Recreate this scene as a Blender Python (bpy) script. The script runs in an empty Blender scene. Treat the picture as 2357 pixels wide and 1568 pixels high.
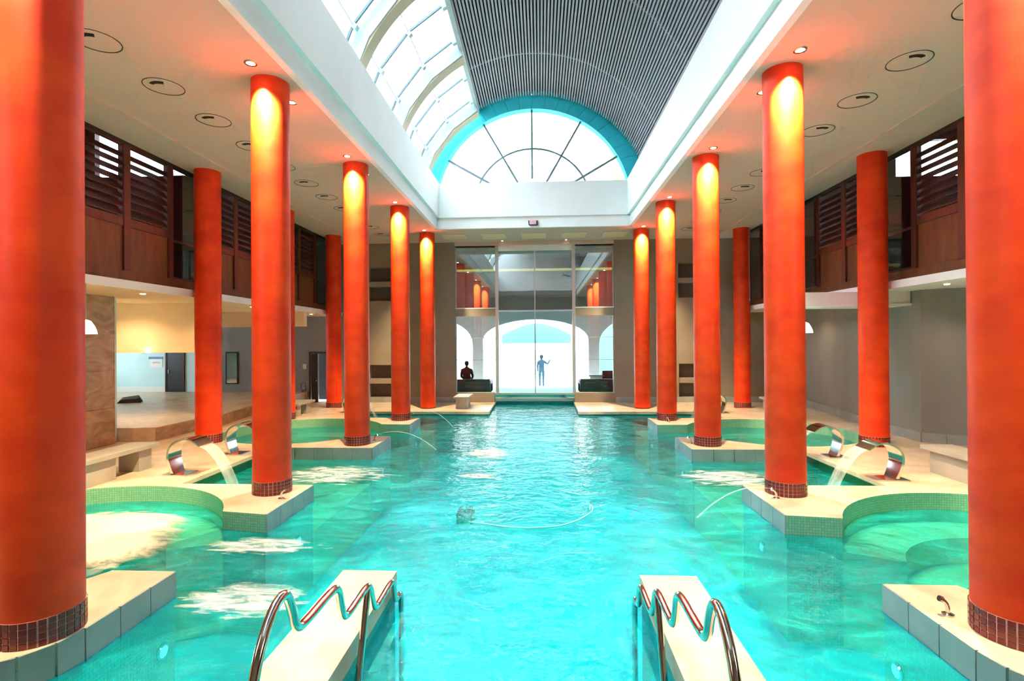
import bpy, math, random
from mathutils import Vector, Matrix
random.seed(7)
SC = bpy.context.scene
COL = SC.collection
PI = math.pi
R = math.radians

# ------------------------------------------------------------------ camera
CAM = Vector((0.197, 0.0, 1.804))
F_PX = 1200.0
def cam_axes(yaw, pitch, roll):
    f = Vector((-math.sin(yaw)*math.cos(pitch), math.cos(yaw)*math.cos(pitch), math.sin(pitch)))
    r = Vector((math.cos(yaw), math.sin(yaw), 0)); u = r.cross(f)
    return (r*math.cos(roll)+u*math.sin(roll), -r*math.sin(roll)+u*math.cos(roll), f)
_r, _u, _f = cam_axes(.0544, .0033, -.0066)
cam_d = bpy.data.cameras.new('camera'); cam_d.sensor_width = 36.0
cam_d.lens = F_PX/2357.0*36.0; cam_d.clip_start = .05; cam_d.clip_end = 300
cam = bpy.data.objects.new('camera', cam_d); COL.objects.link(cam)
M = Matrix.Identity(4)
for i in range(3):
    M[i][0] = _r[i]; M[i][1] = _u[i]; M[i][2] = -_f[i]; M[i][3] = CAM[i]
cam.matrix_world = M
SC.camera = cam

# ------------------------------------------------------------------ world, exposure
W = bpy.data.worlds.new('world'); SC.world = W; W.use_nodes = True
bg = W.node_tree.nodes['Background']
bg.inputs['Color'].default_value = (.86, .95, 1.0, 1); bg.inputs['Strength'].default_value = 7.0
vs = SC.view_settings
vs.view_transform = 'Standard'; vs.look = 'None'; vs.gamma = 1.0; vs.use_curve_mapping = False
vs.exposure = 0.7
cy = SC.cycles
cy.use_denoising = True
cy.max_bounces = 6; cy.diffuse_bounces = 4; cy.glossy_bounces = 3; cy.transmission_bounces = 2
cy.use_adaptive_sampling = True; cy.adaptive_threshold = .15; cy.adaptive_min_samples = 12
cy.transparent_max_bounces = 8
cy.sample_clamp_indirect = 6.0
cy.caustics_reflective = False; cy.caustics_refractive = False

# ------------------------------------------------------------------ materials
MATS = {}
def nodes(name):
    m = bpy.data.materials.new(name); m.use_nodes = True
    nt = m.node_tree
    return m, nt, nt.nodes['Principled BSDF'], nt.nodes['Material Output']
def ramp(nt, fac, stops):
    n = nt.nodes.new('ShaderNodeValToRGB')
    e = n.color_ramp.elements
    while len(e) < len(stops): e.new(.5)
    for el, (p, c) in zip(e, stops):
        el.position = p; el.color = (*c, 1)
    nt.links.new(fac, n.inputs['Fac']); return n.outputs['Color']
def noise(nt, scale, detail=4, vec=None, rough=.5, stretch=None, dist=0):
    tc = nt.nodes.new('ShaderNodeTexCoord')
    v = tc.outputs['Object']
    if stretch:
        mp = nt.nodes.new('ShaderNodeMapping'); mp.inputs['Scale'].default_value = stretch
        nt.links.new(v, mp.inputs['Vector']); v = mp.outputs['Vector']
    n = nt.nodes.new('ShaderNodeTexNoise'); n.inputs['Scale'].default_value = scale
    n.inputs['Detail'].default_value = detail; n.inputs['Roughness'].default_value = rough
    n.inputs['Distortion'].default_value = dist
    nt.links.new(v, n.inputs['Vector'])
    return n.outputs['Fac']
def bump(nt, bsdf, height, strength, dist=.01):
    b = nt.nodes.new('ShaderNodeBump'); b.inputs['Strength'].default_value = strength
    b.inputs['Distance'].default_value = dist
    nt.links.new(height, b.inputs['Height']); nt.links.new(b.outputs['Normal'], bsdf.inputs['Normal'])
def mat(name, c1, c2=None, rough=.5, metal=0, scale=4, bmp=0, spec=.5, stretch=None, dist=0, lo=.35, hi=.65):
    m, nt, b, out = nodes(name)
    b.inputs['Roughness'].default_value = rough; b.inputs['Metallic'].default_value = metal
    b.inputs['Specular IOR Level'].default_value = spec
    if c2 is None:
        c2 = tuple(min(1, v*1.06) for v in c1)
    f = noise(nt, scale, 3, stretch=stretch, dist=dist)
    nt.links.new(ramp(nt, f, [(lo, c1), (hi, c2)]), b.inputs['Base Color'])
    if bmp: bump(nt, b, f, bmp)
    MATS[name] = m; return m
def tile_mat(name, c1, c2, mortar, size, rough=.25, bmp=.4, msize=.06):
    m, nt, b, out = nodes(name)
    uv = nt.nodes.new('ShaderNodeUVMap')
    br = nt.nodes.new('ShaderNodeTexBrick'); br.offset = 0
    br.inputs['Color1'].default_value = (*c1, 1); br.inputs['Color2'].default_value = (*c2, 1)
    br.inputs['Mortar'].default_value = (*mortar, 1); br.inputs['Scale'].default_value = 1.0
    br.inputs['Mortar Size'].default_value = size*msize; br.inputs['Brick Width'].default_value = size
    br.inputs['Row Height'].default_value = size; br.inputs['Bias'].default_value = 0
    nt.links.new(uv.outputs['UV'], br.inputs['Vector'])
    nt.links.new(br.outputs['Color'], b.inputs['Base Color'])
    b.inputs['Roughness'].default_value = rough
    inv = nt.nodes.new('ShaderNodeMath'); inv.operation = 'SUBTRACT'; inv.inputs[0].default_value = 1
    nt.links.new(br.outputs['Fac'], inv.inputs[1])
    bump(nt, b, inv.outputs[0], bmp, .004)
    MATS[name] = m; return m
def emit(name, col, strength):
    m, nt, b, out = nodes(name); nt.nodes.remove(b)
    e = nt.nodes.new('ShaderNodeEmission'); e.inputs['Color'].default_value = (*col, 1)
    e.inputs['Strength'].default_value = strength
    m.cycles.emission_sampling = 'NONE'
    nt.links.new(e.outputs[0], out.inputs['Surface']); MATS[name] = m; return m
def pane_mat(name, tint, refl, rough=.0, frost=0, frost_col=(1, 1, 1)):
    m, nt, b, out = nodes(name); nt.nodes.remove(b)
    t = nt.nodes.new('ShaderNodeBsdfTransparent'); t.inputs['Color'].default_value = (*tint, 1)
    g = nt.nodes.new('ShaderNodeBsdfGlossy'); g.inputs['Roughness'].default_value = rough
    base = t.outputs[0]
    if frost:
        d = nt.nodes.new('ShaderNodeBsdfTranslucent'); d.inputs['Color'].default_value = (*frost_col, 1)
        mx = nt.nodes.new('ShaderNodeMixShader'); mx.inputs[0].default_value = frost
        nt.links.new(t.outputs[0], mx.inputs[1]); nt.links.new(d.outputs[0], mx.inputs[2]); base = mx.outputs[0]
    lw = nt.nodes.new('ShaderNodeLayerWeight')
    pw = nt.nodes.new('ShaderNodeMath'); pw.operation = 'POWER'; pw.inputs[1].default_value = 4; nt.links.new(lw.outputs['Facing'], pw.inputs[0])
    mm = nt.nodes.new('ShaderNodeMath'); mm.operation = 'MULTIPLY_ADD'; mm.inputs[1].default_value = .7; mm.inputs[2].default_value = refl
    nt.links.new(pw.outputs[0], mm.inputs[0])
    mx2 = nt.nodes.new('ShaderNodeMixShader')
    nt.links.new(mm.outputs[0], mx2.inputs[0]); nt.links.new(base, mx2.inputs[1]); nt.links.new(g.outputs[0], mx2.inputs[2])
    nt.links.new(mx2.outputs[0], out.inputs['Surface']); MATS[name] = m; return m

mat('column_red', (.76, .036, .004), (.94, .068, .005), rough=.5, scale=2.2, bmp=.12, stretch=(1, 1, 1.6), spec=.3)
mat('tile_red', (.13, .006, .006), (.20, .012, .010), rough=.18, scale=9)
mat('grout_pink', (.72, .42, .36), rough=.8, scale=20)
mat('marble_cream', (.56, .40, .27), (.74, .60, .44), rough=.32, scale=1.3, dist=1.6, spec=.4, lo=.3, hi=.6)
mat('marble_brown', (.33, .18, .07), (.52, .34, .17), rough=.35, scale=1.6, dist=2.2, stretch=(1, 1, 2))
mat('stone_grey', (.30, .33, .32), (.40, .42, .39), rough=.4, scale=3)
mat('plaster_far', (.25, .20, .145), (.32, .26, .19), rough=.8, scale=.8)
mat('plaster_grey', (.26, .25, .225), (.33, .315, .285), rough=.75, scale=.7, bmp=.05, stretch=(1, 1, .3))
mat('plaster_daylight', (.60, .86, .92), rough=.8, scale=1)  # cyan cast of the daylight is put into this plaster colour
mat('plaster_blue', (.26, .27, .28), rough=.8, scale=1)
mat('ceiling_warm_tint', (.68, .53, .44), (.71, .56, .47), rough=.85, scale=.6)  # beige carries the warm lamp light that falls on white paint
mat('white_paint', (.86, .90, .90), rough=.7, scale=1)
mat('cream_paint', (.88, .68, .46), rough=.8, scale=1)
mat('cyan_paint', (.03, .68, .86), (.04, .74, .90), rough=.6, scale=1)
mat('wood_dark', (.055, .014, .008), (.09, .026, .014), rough=.4, scale=6, stretch=(3, 3, .4))
mat('wood_brown', (.10, .036, .010), (.16, .062, .018), rough=.45, scale=3, stretch=(3, 3, .4), dist=1)
mat('black_frame', (.012, .010, .010), rough=.4)
mat('slat_grey', (.36, .37, .42), rough=.55, scale=3)
mat('slat_backing', (.012, .016, .03), rough=.7)
mat('rib_white', (.40, .52, .54), rough=.5)
mat('bar_grey', (.13, .21, .24), rough=.6)
mat('rib_cream', (.50, .44, .30), rough=.6)
mat('steel', (.62, .60, .57), rough=.12, metal=1.0, scale=2)
mat('alu_frame', (.45, .50, .50), rough=.35, metal=.6)
mat('bench_stone', (.34, .31, .26), (.42, .38, .32), rough=.5, scale=3)
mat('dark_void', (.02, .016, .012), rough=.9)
mat('niche_shelf', (.32, .26, .20), rough=.8)
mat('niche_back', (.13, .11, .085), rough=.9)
mat('outside_white', (.85, .86, .84), rough=.8)
mat('outside_ground', (.70, .74, .74), rough=.9)
mat('canopy_cloth', (.34, .52, .54), rough=.8)
mat('teal_cloth', (.12, .55, .52), rough=.8)
mat('sofa_black', (.02, .022, .022), rough=.6)
mat('cloth_black', (.015, .014, .014), rough=.8)
mat('cloth_blue', (.02, .04, .07), rough=.8)
mat('skin', (.45, .28, .2), rough=.6)
mat('extinguisher_red', (.30, .03, .02), rough=.35)
mat('paper', (.8, .78, .72), rough=.8)
mat('sign_blue', (.08, .22, .5), rough=.5)
mat('pool_floor', (.006, .50, .62), (.012, .62, .74), rough=.6, scale=.7)
mat('step_green', (.50, .74, .36), (.58, .80, .42), rough=.5, scale=2)
mat('mirror_glass', (.8, .8, .78), rough=.03, metal=1)
mat('plastic_dark', (.03, .03, .04), rough=.4)
mat('plastic_pink', (.75, .42, .48), rough=.4)
mat('hose_white', (.25, .72, .75), rough=.4)
tile_mat('mosaic_green', (.28, .54, .32), (.36, .62, .40), (.14, .36, .24), .028)
tile_mat('mosaic_teal', (.05, .46, .44), (.08, .54, .50), (.03, .34, .32), .05)
emit('lamp_warm', (1, .80, .52), 22)
emit('lamp_strip', (1, .70, .16), 1.8)
emit('lamp_shade', (1, .90, .68), 3.5)
emit('lamp_pool', (.40, .95, 1), .7)
pane_mat('glass_sky', (.94, .98, 1), .06)
pane_mat('glass_upper', (.50, .62, .62), .34)
pane_mat('glass_door', (.72, .90, .94), .16)
pane_mat('glass_lower', (.95, .98, .98), .05)
pane_mat('glass_gallery', (.45, .42, .40), .10)

def water_mat():
    m, nt, b, out = nodes('water'); nt.nodes.remove(b)
    t = nt.nodes.new('ShaderNodeBsdfTransparent'); t.inputs['Color'].default_value = (.36, .93, 1.0, 1)
    d = nt.nodes.new('ShaderNodeBsdfDiffuse'); d.inputs['Color'].default_value = (.05, .80, .80, 1)
    g = nt.nodes.new('ShaderNodeBsdfGlossy'); g.inputs['Roughness'].default_value = .06
    n3 = noise(nt, 1.1, 6, dist=2.2, rough=.65, stretch=(1, 1.8, 1))
    nt.links.new(ramp(nt, n3, [(.34, (.003, .29, .36)), (.50, (.004, .46, .55)), (.66, (.03, .80, .88))]), d.inputs['Color'])
    n1 = noise(nt, 2.2, 5, dist=1.2, stretch=(1, 1.2, 1)); n2 = noise(nt, 9, 3, dist=.6)
    mm = nt.nodes.new('ShaderNodeMath'); mm.operation = 'MULTIPLY_ADD'
    nt.links.new(n2, mm.inputs[0]); mm.inputs[1].default_value = .3; nt.links.new(n1, mm.inputs[2])
    bp = nt.nodes.new('ShaderNodeBump'); bp.inputs['Strength'].default_value = .55; bp.inputs['Distance'].default_value = .07
    nt.links.new(mm.outputs[0], bp.inputs['Height'])
    nt.links.new(bp.outputs[0], g.inputs['Normal']); nt.links.new(bp.outputs[0], d.inputs['Normal'])
    fr = nt.nodes.new('ShaderNodeFresnel'); fr.inputs['IOR'].default_value = 1.33
    nt.links.new(bp.outputs[0], fr.inputs['Normal'])
    mx = nt.nodes.new('ShaderNodeMixShader'); mx.inputs[0].default_value = .36
    nt.links.new(t.outputs[0], mx.inputs[1]); nt.links.new(d.outputs[0], mx.inputs[2])
    mx2 = nt.nodes.new('ShaderNodeMixShader')
    nt.links.new(fr.outputs[0], mx2.inputs[0]); nt.links.new(mx.outputs[0], mx2.inputs[1]); nt.links.new(g.outputs[0], mx2.inputs[2])
    nt.links.new(mx2.outputs[0], out.inputs['Surface']); MATS['water'] = m
water_mat()
def foam_mat(name, col, scale, gain, stretch):
    m, nt, b, out = nodes(name)
    b.inputs['Base Color'].default_value = (*col, 1); b.inputs['Roughness'].default_value = .8
    uv = nt.nodes.new('ShaderNodeUVMap')
    sep = nt.nodes.new('ShaderNodeSeparateXYZ'); nt.links.new(uv.outputs[0], sep.inputs[0])
    n = noise(nt, scale, 6, rough=.65, dist=1.2, stretch=stretch)
    a = nt.nodes.new('ShaderNodeMath'); a.operation = 'MULTIPLY_ADD'; a.inputs[1].default_value = 3.2; a.inputs[2].default_value = -2.2
    nt.links.new(n, a.inputs[0])
    c = nt.nodes.new('ShaderNodeMath'); c.operation = 'MULTIPLY_ADD'; c.inputs[1].default_value = gain; c.use_clamp = True
    nt.links.new(sep.outputs[0], c.inputs[0]); nt.links.new(a.outputs[0], c.inputs[2])
    nt.links.new(c.outputs[0], b.inputs['Alpha'])
    MATS[name] = m
foam_mat('foam', (.56, .55, .46), 2.6, 2.3, (1, 1.6, 1))
foam_mat('foam_streak', (.90, .97, .93), 3.0, 1.05, (.7, 2.6, 1))
def sheet_mat():
    m, nt, b, out = nodes('falling_water'); nt.nodes.remove(b)
    t = nt.nodes.new('ShaderNodeBsdfTransparent')
    d = nt.nodes.new('ShaderNodeBsdfPrincipled'); d.inputs['Base Color'].default_value = (.85, .92, .92, 1); d.inputs['Roughness'].default_value = .15
    n = noise(nt, 14, 4, stretch=(.15, 1, .15))
    mm = nt.nodes.new('ShaderNodeMath'); mm.operation = 'MULTIPLY_ADD'; mm.inputs[1].default_value = .5; mm.inputs[2].default_value = .04
    nt.links.new(n, mm.inputs[0])
    mx = nt.nodes.new('ShaderNodeMixShader')
    nt.links.new(mm.outputs[0], mx.inputs[0]); nt.links.new(t.outputs[0], mx.inputs[1]); nt.links.new(d.outputs[0], mx.inputs[2])
    nt.links.new(mx.outputs[0], out.inputs['Surface']); MATS['falling_water'] = m
sheet_mat()

# ------------------------------------------------------------------ geometry helpers
class MB:
    def __init__(s): s.v = []; s.f = []; s.uv = []; s.mi = []
    def face(s, idx, uv=None, mi=0): s.f.append(idx); s.uv.append(uv); s.mi.append(mi)
    def box(s, x0, x1, y0, y1, z0, z1):
        b = len(s.v)
        s.v += [(x0,y0,z0),(x1,y0,z0),(x1,y1,z0),(x0,y1,z0),(x0,y0,z1),(x1,y0,z1),(x1,y1,z1),(x0,y1,z1)]
        for q in ((3,2,1,0),(4,5,6,7),(0,1,5,4),(1,2,6,5),(2,3,7,6),(3,0,4,7)): s.face([b+i for i in q])
        return s
    def hexa(s, p):
        b = len(s.v); s.v += [tuple(q) for q in p]
        for q in ((3,2,1,0),(4,5,6,7),(0,1,5,4),(1,2,6,5),(2,3,7,6),(3,0,4,7)): s.face([b+i for i in q])
        return s
    def prism(s, poly, z0, z1, side=0, top=0):
        a = sum(poly[i][0]*poly[(i+1) % len(poly)][1]-poly[(i+1) % len(poly)][0]*poly[i][1] for i in range(len(poly)))
        if a < 0: poly = poly[::-1]
        b = len(s.v); n = len(poly)
        s.v += [(x, y, z0) for x, y in poly]+[(x, y, z1) for x, y in poly]
        s.face([b+n+i for i in range(n)], [(x, y) for x, y in poly], top)
        s.face([b+n-1-i for i in range(n)], None, top)
        d = 0
        for i in range(n):
            j = (i+1) % n
            L = math.dist(poly[i], poly[j])
            s.face([b+i, b+j, b+n+j, b+n+i], [(d, z0), (d+L, z0), (d+L, z1), (d, z1)], side); d += L
        return s
    def vprism(s, poly, y0, y1):                     # polygon in the x-z plane, extruded along y
        a = sum(poly[i][0]*poly[(i+1) % len(poly)][1]-poly[(i+1) % len(poly)][0]*poly[i][1] for i in range(len(poly)))
        if a < 0: poly = poly[::-1]
        b = len(s.v); n = len(poly)
        s.v += [(x, y0, z) for x, z in poly]+[(x, y1, z) for x, z in poly]
        s.face([b+i for i in range(n)]); s.face([b+2*n-1-i for i in range(n)])
        for i in range(n):
            j = (i+1) % n; s.face([b+j, b+i, b+n+i, b+n+j])
        return s
    def lathe(s, prof, cx=0, cy=0, n=32, cap=True):
        b = len(s.v); k = len(prof)
        for r, z in prof:
            for i in range(n):
                a = 2*PI*i/n; s.v.append((cx+r*math.cos(a), cy+r*math.sin(a), z))
        for j in range(k-1):
            for i in range(n):
                i2 = (i+1) % n
                s.face([b+j*n+i, b+j*n+i2, b+(j+1)*n+i2, b+(j+1)*n+i])
        if cap:
            s.face([b+n-1-i for i in range(n)]); s.face([b+(k-1)*n+i for i in range(n)])
        return s
    def tube(s, pts, r, n=10):
        pts = [Vector(p) for p in pts]; b = len(s.v); k = len(pts)
        t0 = (pts[1]-pts[0]).normalized()
        nn = t0.orthogonal().normalized(); pt = t0
        for i, p in enumerate(pts):
            t = (pts[min(i+1, k-1)]-pts[max(i-1, 0)]).normalized()
            q = pt.rotation_difference(t); nn = (q @ nn).normalized(); pt = t
            bb = t.cross(nn)
            rr = r[i] if isinstance(r, (list, tuple)) else r
            for j in range(n):
                a = 2*PI*j/n; s.v.append(tuple(p+nn*math.cos(a)*rr+bb*math.sin(a)*rr))
        for i in range(k-1):
            for j in range(n):
                j2 = (j+1) % n; s.face([b+i*n+j, b+i*n+j2, b+(i+1)*n+j2, b+(i+1)*n+j])
        s.face([b+n-1-j for j in range(n)]); s.face([b+(k-1)*n+j for j in range(n)])
        return s
    def grid(s, fn, nu, nv):                         # fn(u,v)->((x,y,z),(uv))
        b = len(s.v); U = []
        for i in range(nu+1):
            for j in range(nv+1):
                p, q = fn(i/nu, j/nv); s.v.append(p); U.append(q)
        for i in range(nu):
            for j in range(nv):
                a, c, d, e = i*(nv+1)+j, (i+1)*(nv+1)+j, (i+1)*(nv+1)+j+1, i*(nv+1)+j+1
                s.face([b+a, b+c, b+d, b+e], [U[a], U[c], U[d], U[e]])
        return s
    def mesh(s, name, mats, origin=(0, 0, 0), smooth=False, auto=None):
        me = bpy.data.meshes.new(name)
        o = origin
        me.from_pydata([(x-o[0], y-o[1], z-o[2]) for x, y, z in s.v], [], s.f)
        if any(u for u in s.uv):
            ul = me.uv_layers.new(name='UVMap'); i = 0
            for f, u in zip(s.f, s.uv):
                for k in range(len(f)):
                    ul.data[i].uv = u[k] if u else (0, 0); i += 1
        for mm in ([mats] if isinstance(mats, str) else mats): me.materials.append(MATS[mm])
        for p, mi in zip(me.polygons, s.mi): p.material_index = mi
        if smooth:
            me.polygons.foreach_set('use_smooth', [True]*len(me.polygons))
            if auto: me.set_sharp_from_angle(angle=R(auto))
        me.update(); return me
    def base(s):
        xs = [p[0] for p in s.v]; ys = [p[1] for p in s.v]; zs = [p[2] for p in s.v]
        return ((min(xs)+max(xs))/2, (min(ys)+max(ys))/2, min(zs))
    def build(s, name, mats, parent=None, smooth=False, auto=35):
        if parent is None: o = s.base()
        else: o = WORLD[parent.name]
        ob = bpy.data.objects.new(name, s.mesh(name, mats, o, smooth, auto)); COL.objects.link(ob)
        if parent is None: ob.location = o
        else: ob.parent = parent
        WORLD[ob.name] = o
        return ob
WORLD = {}
def thing(name, loc, label, cat, group=None, kind=None):
    e = bpy.data.objects.new(name, None); COL.objects.link(e); e.location = loc; e.empty_display_size = .1
    WORLD[e.name] = tuple(loc); tag(e, label, cat, group, kind); return e
def tag(o, label=None, cat=None, group=None, kind=None):
    if label: o['label'] = label
    if cat: o['category'] = cat
    if group: o['group'] = group
    if kind: o['kind'] = kind
    return o
def struct(o, label=None):
    o['kind'] = 'structure'
    if label: o['label'] = label
    return o
def inst(name, me, parent, loc=(0, 0, 0), rot=(0, 0, 0)):
    ob = bpy.data.objects.new(name, me); COL.objects.link(ob); ob.parent = parent
    ob.location = loc; ob.rotation_euler = rot; WORLD[ob.name] = loc; return ob
def lamp(name, typ, parent, loc, energy, color, **kw):
    d = bpy.data.lights.new(name, typ); d.energy = energy; d.color = color
    rot = kw.pop('rot', (0, 0, 0))
    for k, v in kw.items(): setattr(d, k, v)
    o = bpy.data.objects.new(name, d); COL.objects.link(o)
    if parent:
        w = WORLD[parent.name]; o.parent = parent; o.location = (loc[0]-w[0], loc[1]-w[1], loc[2]-w[2])
    else: o.location = loc
    o.rotation_euler = rot
    return o
def arc(cx, cy, r, a0, a1, n):
    return [(cx+r*math.cos(R(a0+(a1-a0)*i/n)), cy+r*math.sin(R(a0+(a1-a0)*i/n))) for i in range(n+1)]
SIDE = {-1: 'left', 1: 'right'}
WATER = -.20

# ------------------------------------------------------------------ pool basin, water, decks
bs = MB(); bs.prism([(-6.9, .4), (6.9, .4), (6.9, 17.3), (-6.9, 17.3)], -1.5, -1.3)
struct(bs.build('pool_basin', ['pool_floor']), 'turquoise pool floor under the water')
wt = MB(); wt.v = [(x, y, WATER) for x, y in ((-6.6, .91), (6.6, .91), (6.6, 16.45), (1.3, 16.45), (1.3, 17.04), (-1.3, 17.04), (-1.3, 16.45), (-6.6, 16.45))]; wt.face(list(range(8)))
wo = wt.build('pool_water', 'water'); tag(wo, 'turquoise rippled pool water filling the hall basin', 'water', kind='stuff')

AC1 = (4.75, 4.72, 1.68); AC2 = (4.75, 10.70, 1.58)
def deck_outline(s):
    d2 = .08*s
    p = [(8.2, 2.74), (3.15, 2.74)]+arc(3.15, 3.17, .43, 270, 180, 10)[1:]
    p += [(2.72, 4.0), (3.24, 4.0)]
    a = math.degrees(math.acos(1.51/AC1[2]))
    p += arc(AC1[0], AC1[1], AC1[2], 180+a, 540-a, 56)
    p += [(2.72, 5.45+d2), (2.72, 6.6+d2), (4.75, 6.6+d2), (4.75, 8.85), (2.72, 8.85), (2.72, 9.95), (3.35, 9.97)]
    a = math.degrees(math.acos(1.40/AC2[2]))
    p += arc(AC2[0], AC2[1], AC2[2], 180+a, 540-a, 44)
    p += [(2.72, 11.40), (2.72, 12.43), (4.75, 12.43), (4.75, 14.3), (8.2, 14.3)]
    return [(s*x, y) for x, y in p]
for s in (-1, 1):
    sd = SIDE[s]; d2 = .08*s
    b = MB(); b.prism(deck_outline(s), -1.4, -.001, side=1, top=0)
    deck = struct(b.build('pool_deck', ['marble_cream', 'mosaic_green'], smooth=True, auto=30),
                  'cream marble pool deck with column platforms along the %s side' % sd)
    # thin marble lips that overhang the fountain bays
    for y0, y1 in ((6.6+d2, 8.85), (12.43, 14.3)):
        b = MB(); b.box(min(s*4.46, s*4.76), max(s*4.46, s*4.76), y0, y1, -.055, 0)
        b.build('lip', 'marble_cream', deck)
        b = MB(); b.box(min(s*2.74, s*4.75), max(s*2.74, s*4.75), y0+.01, y1-.01, -1.35, -.62)
        b.build('shelf', 'step_green', deck)
    # stone cladding panels on the platform faces
    def panel_run(p0, p1, n, z0=-.24, z1=-.0015):
        p0 = Vector((p0[0]*s, p0[1], 0)); p1 = Vector((p1[0]*s, p1[1], 0)); L = (p1-p0).length
        t = (p1-p0)/L; nrm = Vector((t.y, -t.x, 0))
        if nrm.x*s > .5 or nrm.y > .5: nrm = -nrm
        for i in range(n):
            a = p0+t*(L*i/n+.004); c = p0+t*(L*(i+1)/n-.004); o = nrm*.016
            q = MB(); q.hexa([(a.x, a.y, z0), (c.x, c.y, z0), (c.x+o.x, c.y+o.y, z0), (a.x+o.x, a.y+o.y, z0),
                              (a.x, a.y, z1), (c.x, c.y, z1), (c.x+o.x, c.y+o.y, z1), (a.x+o.x, a.y+o.y, z1)])
            q.build('panel', 'stone_grey', deck)
    cc = [(3.15+.43*math.cos(R(a)), 3.17+.43*math.sin(R(a))) for a in (270, 247, 225, 202, 180)]
    for i in range(4): panel_run(cc[i], cc[i+1], 1)
    panel_run((2.72, 3.17), (2.72, 4.0), 3)
    panel_run((2.72, 5.45+d2), (2.72, 6.6+d2), 4)
    panel_run((2.72, 8.85), (2.72, 9.95), 4)
    panel_run((2.72, 8.85), (4.75, 8.85), 6)
    panel_run((2.72, 11.40), (2.72, 12.43), 4)
    # underwater seat rings of the round whirlpool alcoves
    for (cx, cy_, r), nm in ((AC1, 0), (AC2, 1)):
        a = math.degrees(math.acos((1.51 if nm == 0 else 1.40)/r))
        for r0, r1, z in ((r, r-.52, -.34), (r-.52, r-.95, -.62)):
            po = arc(cx, cy_, r0, 180+a, 540-a, 40)+arc(cx, cy_, r1, 540-a, 180+a, 40)
            q = MB(); q.prism([(s*x, y) for x, y in po], -1.35, z)
            q.build('underwater_seat', 'step_green', deck, smooth=True)

# near deck, far deck, channel
b = MB(); b.prism([(-8.2, -4), (8.2, -4), (8.2, .9), (-8.2, .9)], -1.4, 0, side=1)
struct(b.build('pool_deck', ['marble_cream', 'mosaic_teal']), 'near marble deck under the viewpoint')
b = MB(); b.box(-8.2, -3.9, .9, 2.75, -1.4, -.002); b.box(3.9, 8.2, .9, 2.75, -1.4, -.002)
struct(b.build('pool_deck', ['marble_cream']), 'near corner decks')
FD = -.10
for s in (-1, 1):
    b = MB(); b.prism([(s*1.22, 14.25), (s*8.2, 14.3), (s*8.2, 16.55), (s*1.25, 17.15)], FD-.07, FD)
    dk = struct(b.build('pool_deck', ['marble_cream']), 'far marble deck in front of the end wall, %s of the channel' % SIDE[s])
    b = MB(); b.prism([(s*1.24, 14.3), (s*1.62, 14.3), (s*1.62, 17.2), (s*1.27, 17.2)], -1.4, FD-.07)
    b.prism([(s*1.62, 15.0), (s*8.2, 15.0), (s*8.2, 16.55), (s*1.62, 16.55)], -1.4, FD-.07)
    b.build('deck_base', 'mosaic_teal', dk)
b = MB(); b.prism([(-1.3, 17.05), (1.3, 17.05), (1.3, 17.25), (-1.3, 17.25)], -1.4, .14)
struct(b.build('wall_channel', ['mosaic_teal']), 'teal tiled upstand below the glass doors')
# stair piers with marble tops
piers = {}
for s in (-1, 1):
    x0, x1 = sorted((s*.95, s*1.38))
    t = thing('stair_pier', (s*1.165, 2.5, -1.3), 'cream marble topped pier in the pool beside the %s wavy handrail' % SIDE[s], 'pier', 'pair of stair piers')
    b = MB(); b.box(x0+.012, x1-.012, .9, 4.06, -1.3, -.06); b.build('body', 'mosaic_teal', t)
    b = MB(); b.box(x0, x1, .9, 4.075, -.13, 0); b.build('coping', 'marble_cream', t)

# ------------------------------------------------------------------ columns
CR = .22
def ring_tile_mesh(n, rows, h):
    q = MB(); a = PI/n-.004/CR; w = math.tan(a)*CR
    q.box(-w, w, -(CR+.007), -(CR-.02), .003, h-.003)
    return q.mesh('tile', 'tile_red')
TILE_N, TILE_ROWS, TILE_H = 31, 4, .04
TM = ring_tile_mesh(TILE_N, TILE_ROWS, TILE_H)
def column(x, y, z0, band, label, group, tiles=False):
    t = thing('column', (x, y, z0), label, 'column', group)
    bh = TILE_ROWS*TILE_H if band else .025
    q = MB(); q.lathe([(CR, z0+bh), (CR, z0+1.5), (CR, z0+3), (CR, 4.4), (CR, 5.0)], x, y, 64)
    q.build('shaft', 'column_red', t, smooth=True, auto=40)
    q = MB(); q.lathe([(CR+.002, z0), (CR+.002, z0+bh-.001)], x, y, 48)
    gbd = q.build('grout_band' if band else 'base_ring', 'grout_pink' if band else 'tile_red', t, smooth=True, auto=40)
    if band and tiles:
        for k in range(TILE_ROWS):
            for i in range(TILE_N):
                inst('tile', TM, gbd, (0, 0, k*TILE_H), (0, 0, 2*PI*i/TILE_N))
    elif band:
        q = MB()
        for k in range(TILE_ROWS):
            for i in range(TILE_N):
                a = 2*PI*i/TILE_N; c, sn = math.cos(a), math.sin(a); w = .019; r0, r1 = CR-.02, CR+.007; h0 = z0+k*TILE_H+.003; h1 = h0+TILE_H-.006
                P = [(-w, -r1), (w, -r1), (w, -r0), (-w, -r0)]
                P = [(x+u*c-v*sn, y+u*sn+v*c) for u, v in P]
                q.hexa([(u, v, h0) for u, v in P]+[(u, v, h1) for u, v in P])
        o = q.build('tile_band', 'tile_red', gbd); o['kind'] = 'stuff'
    return t
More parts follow.
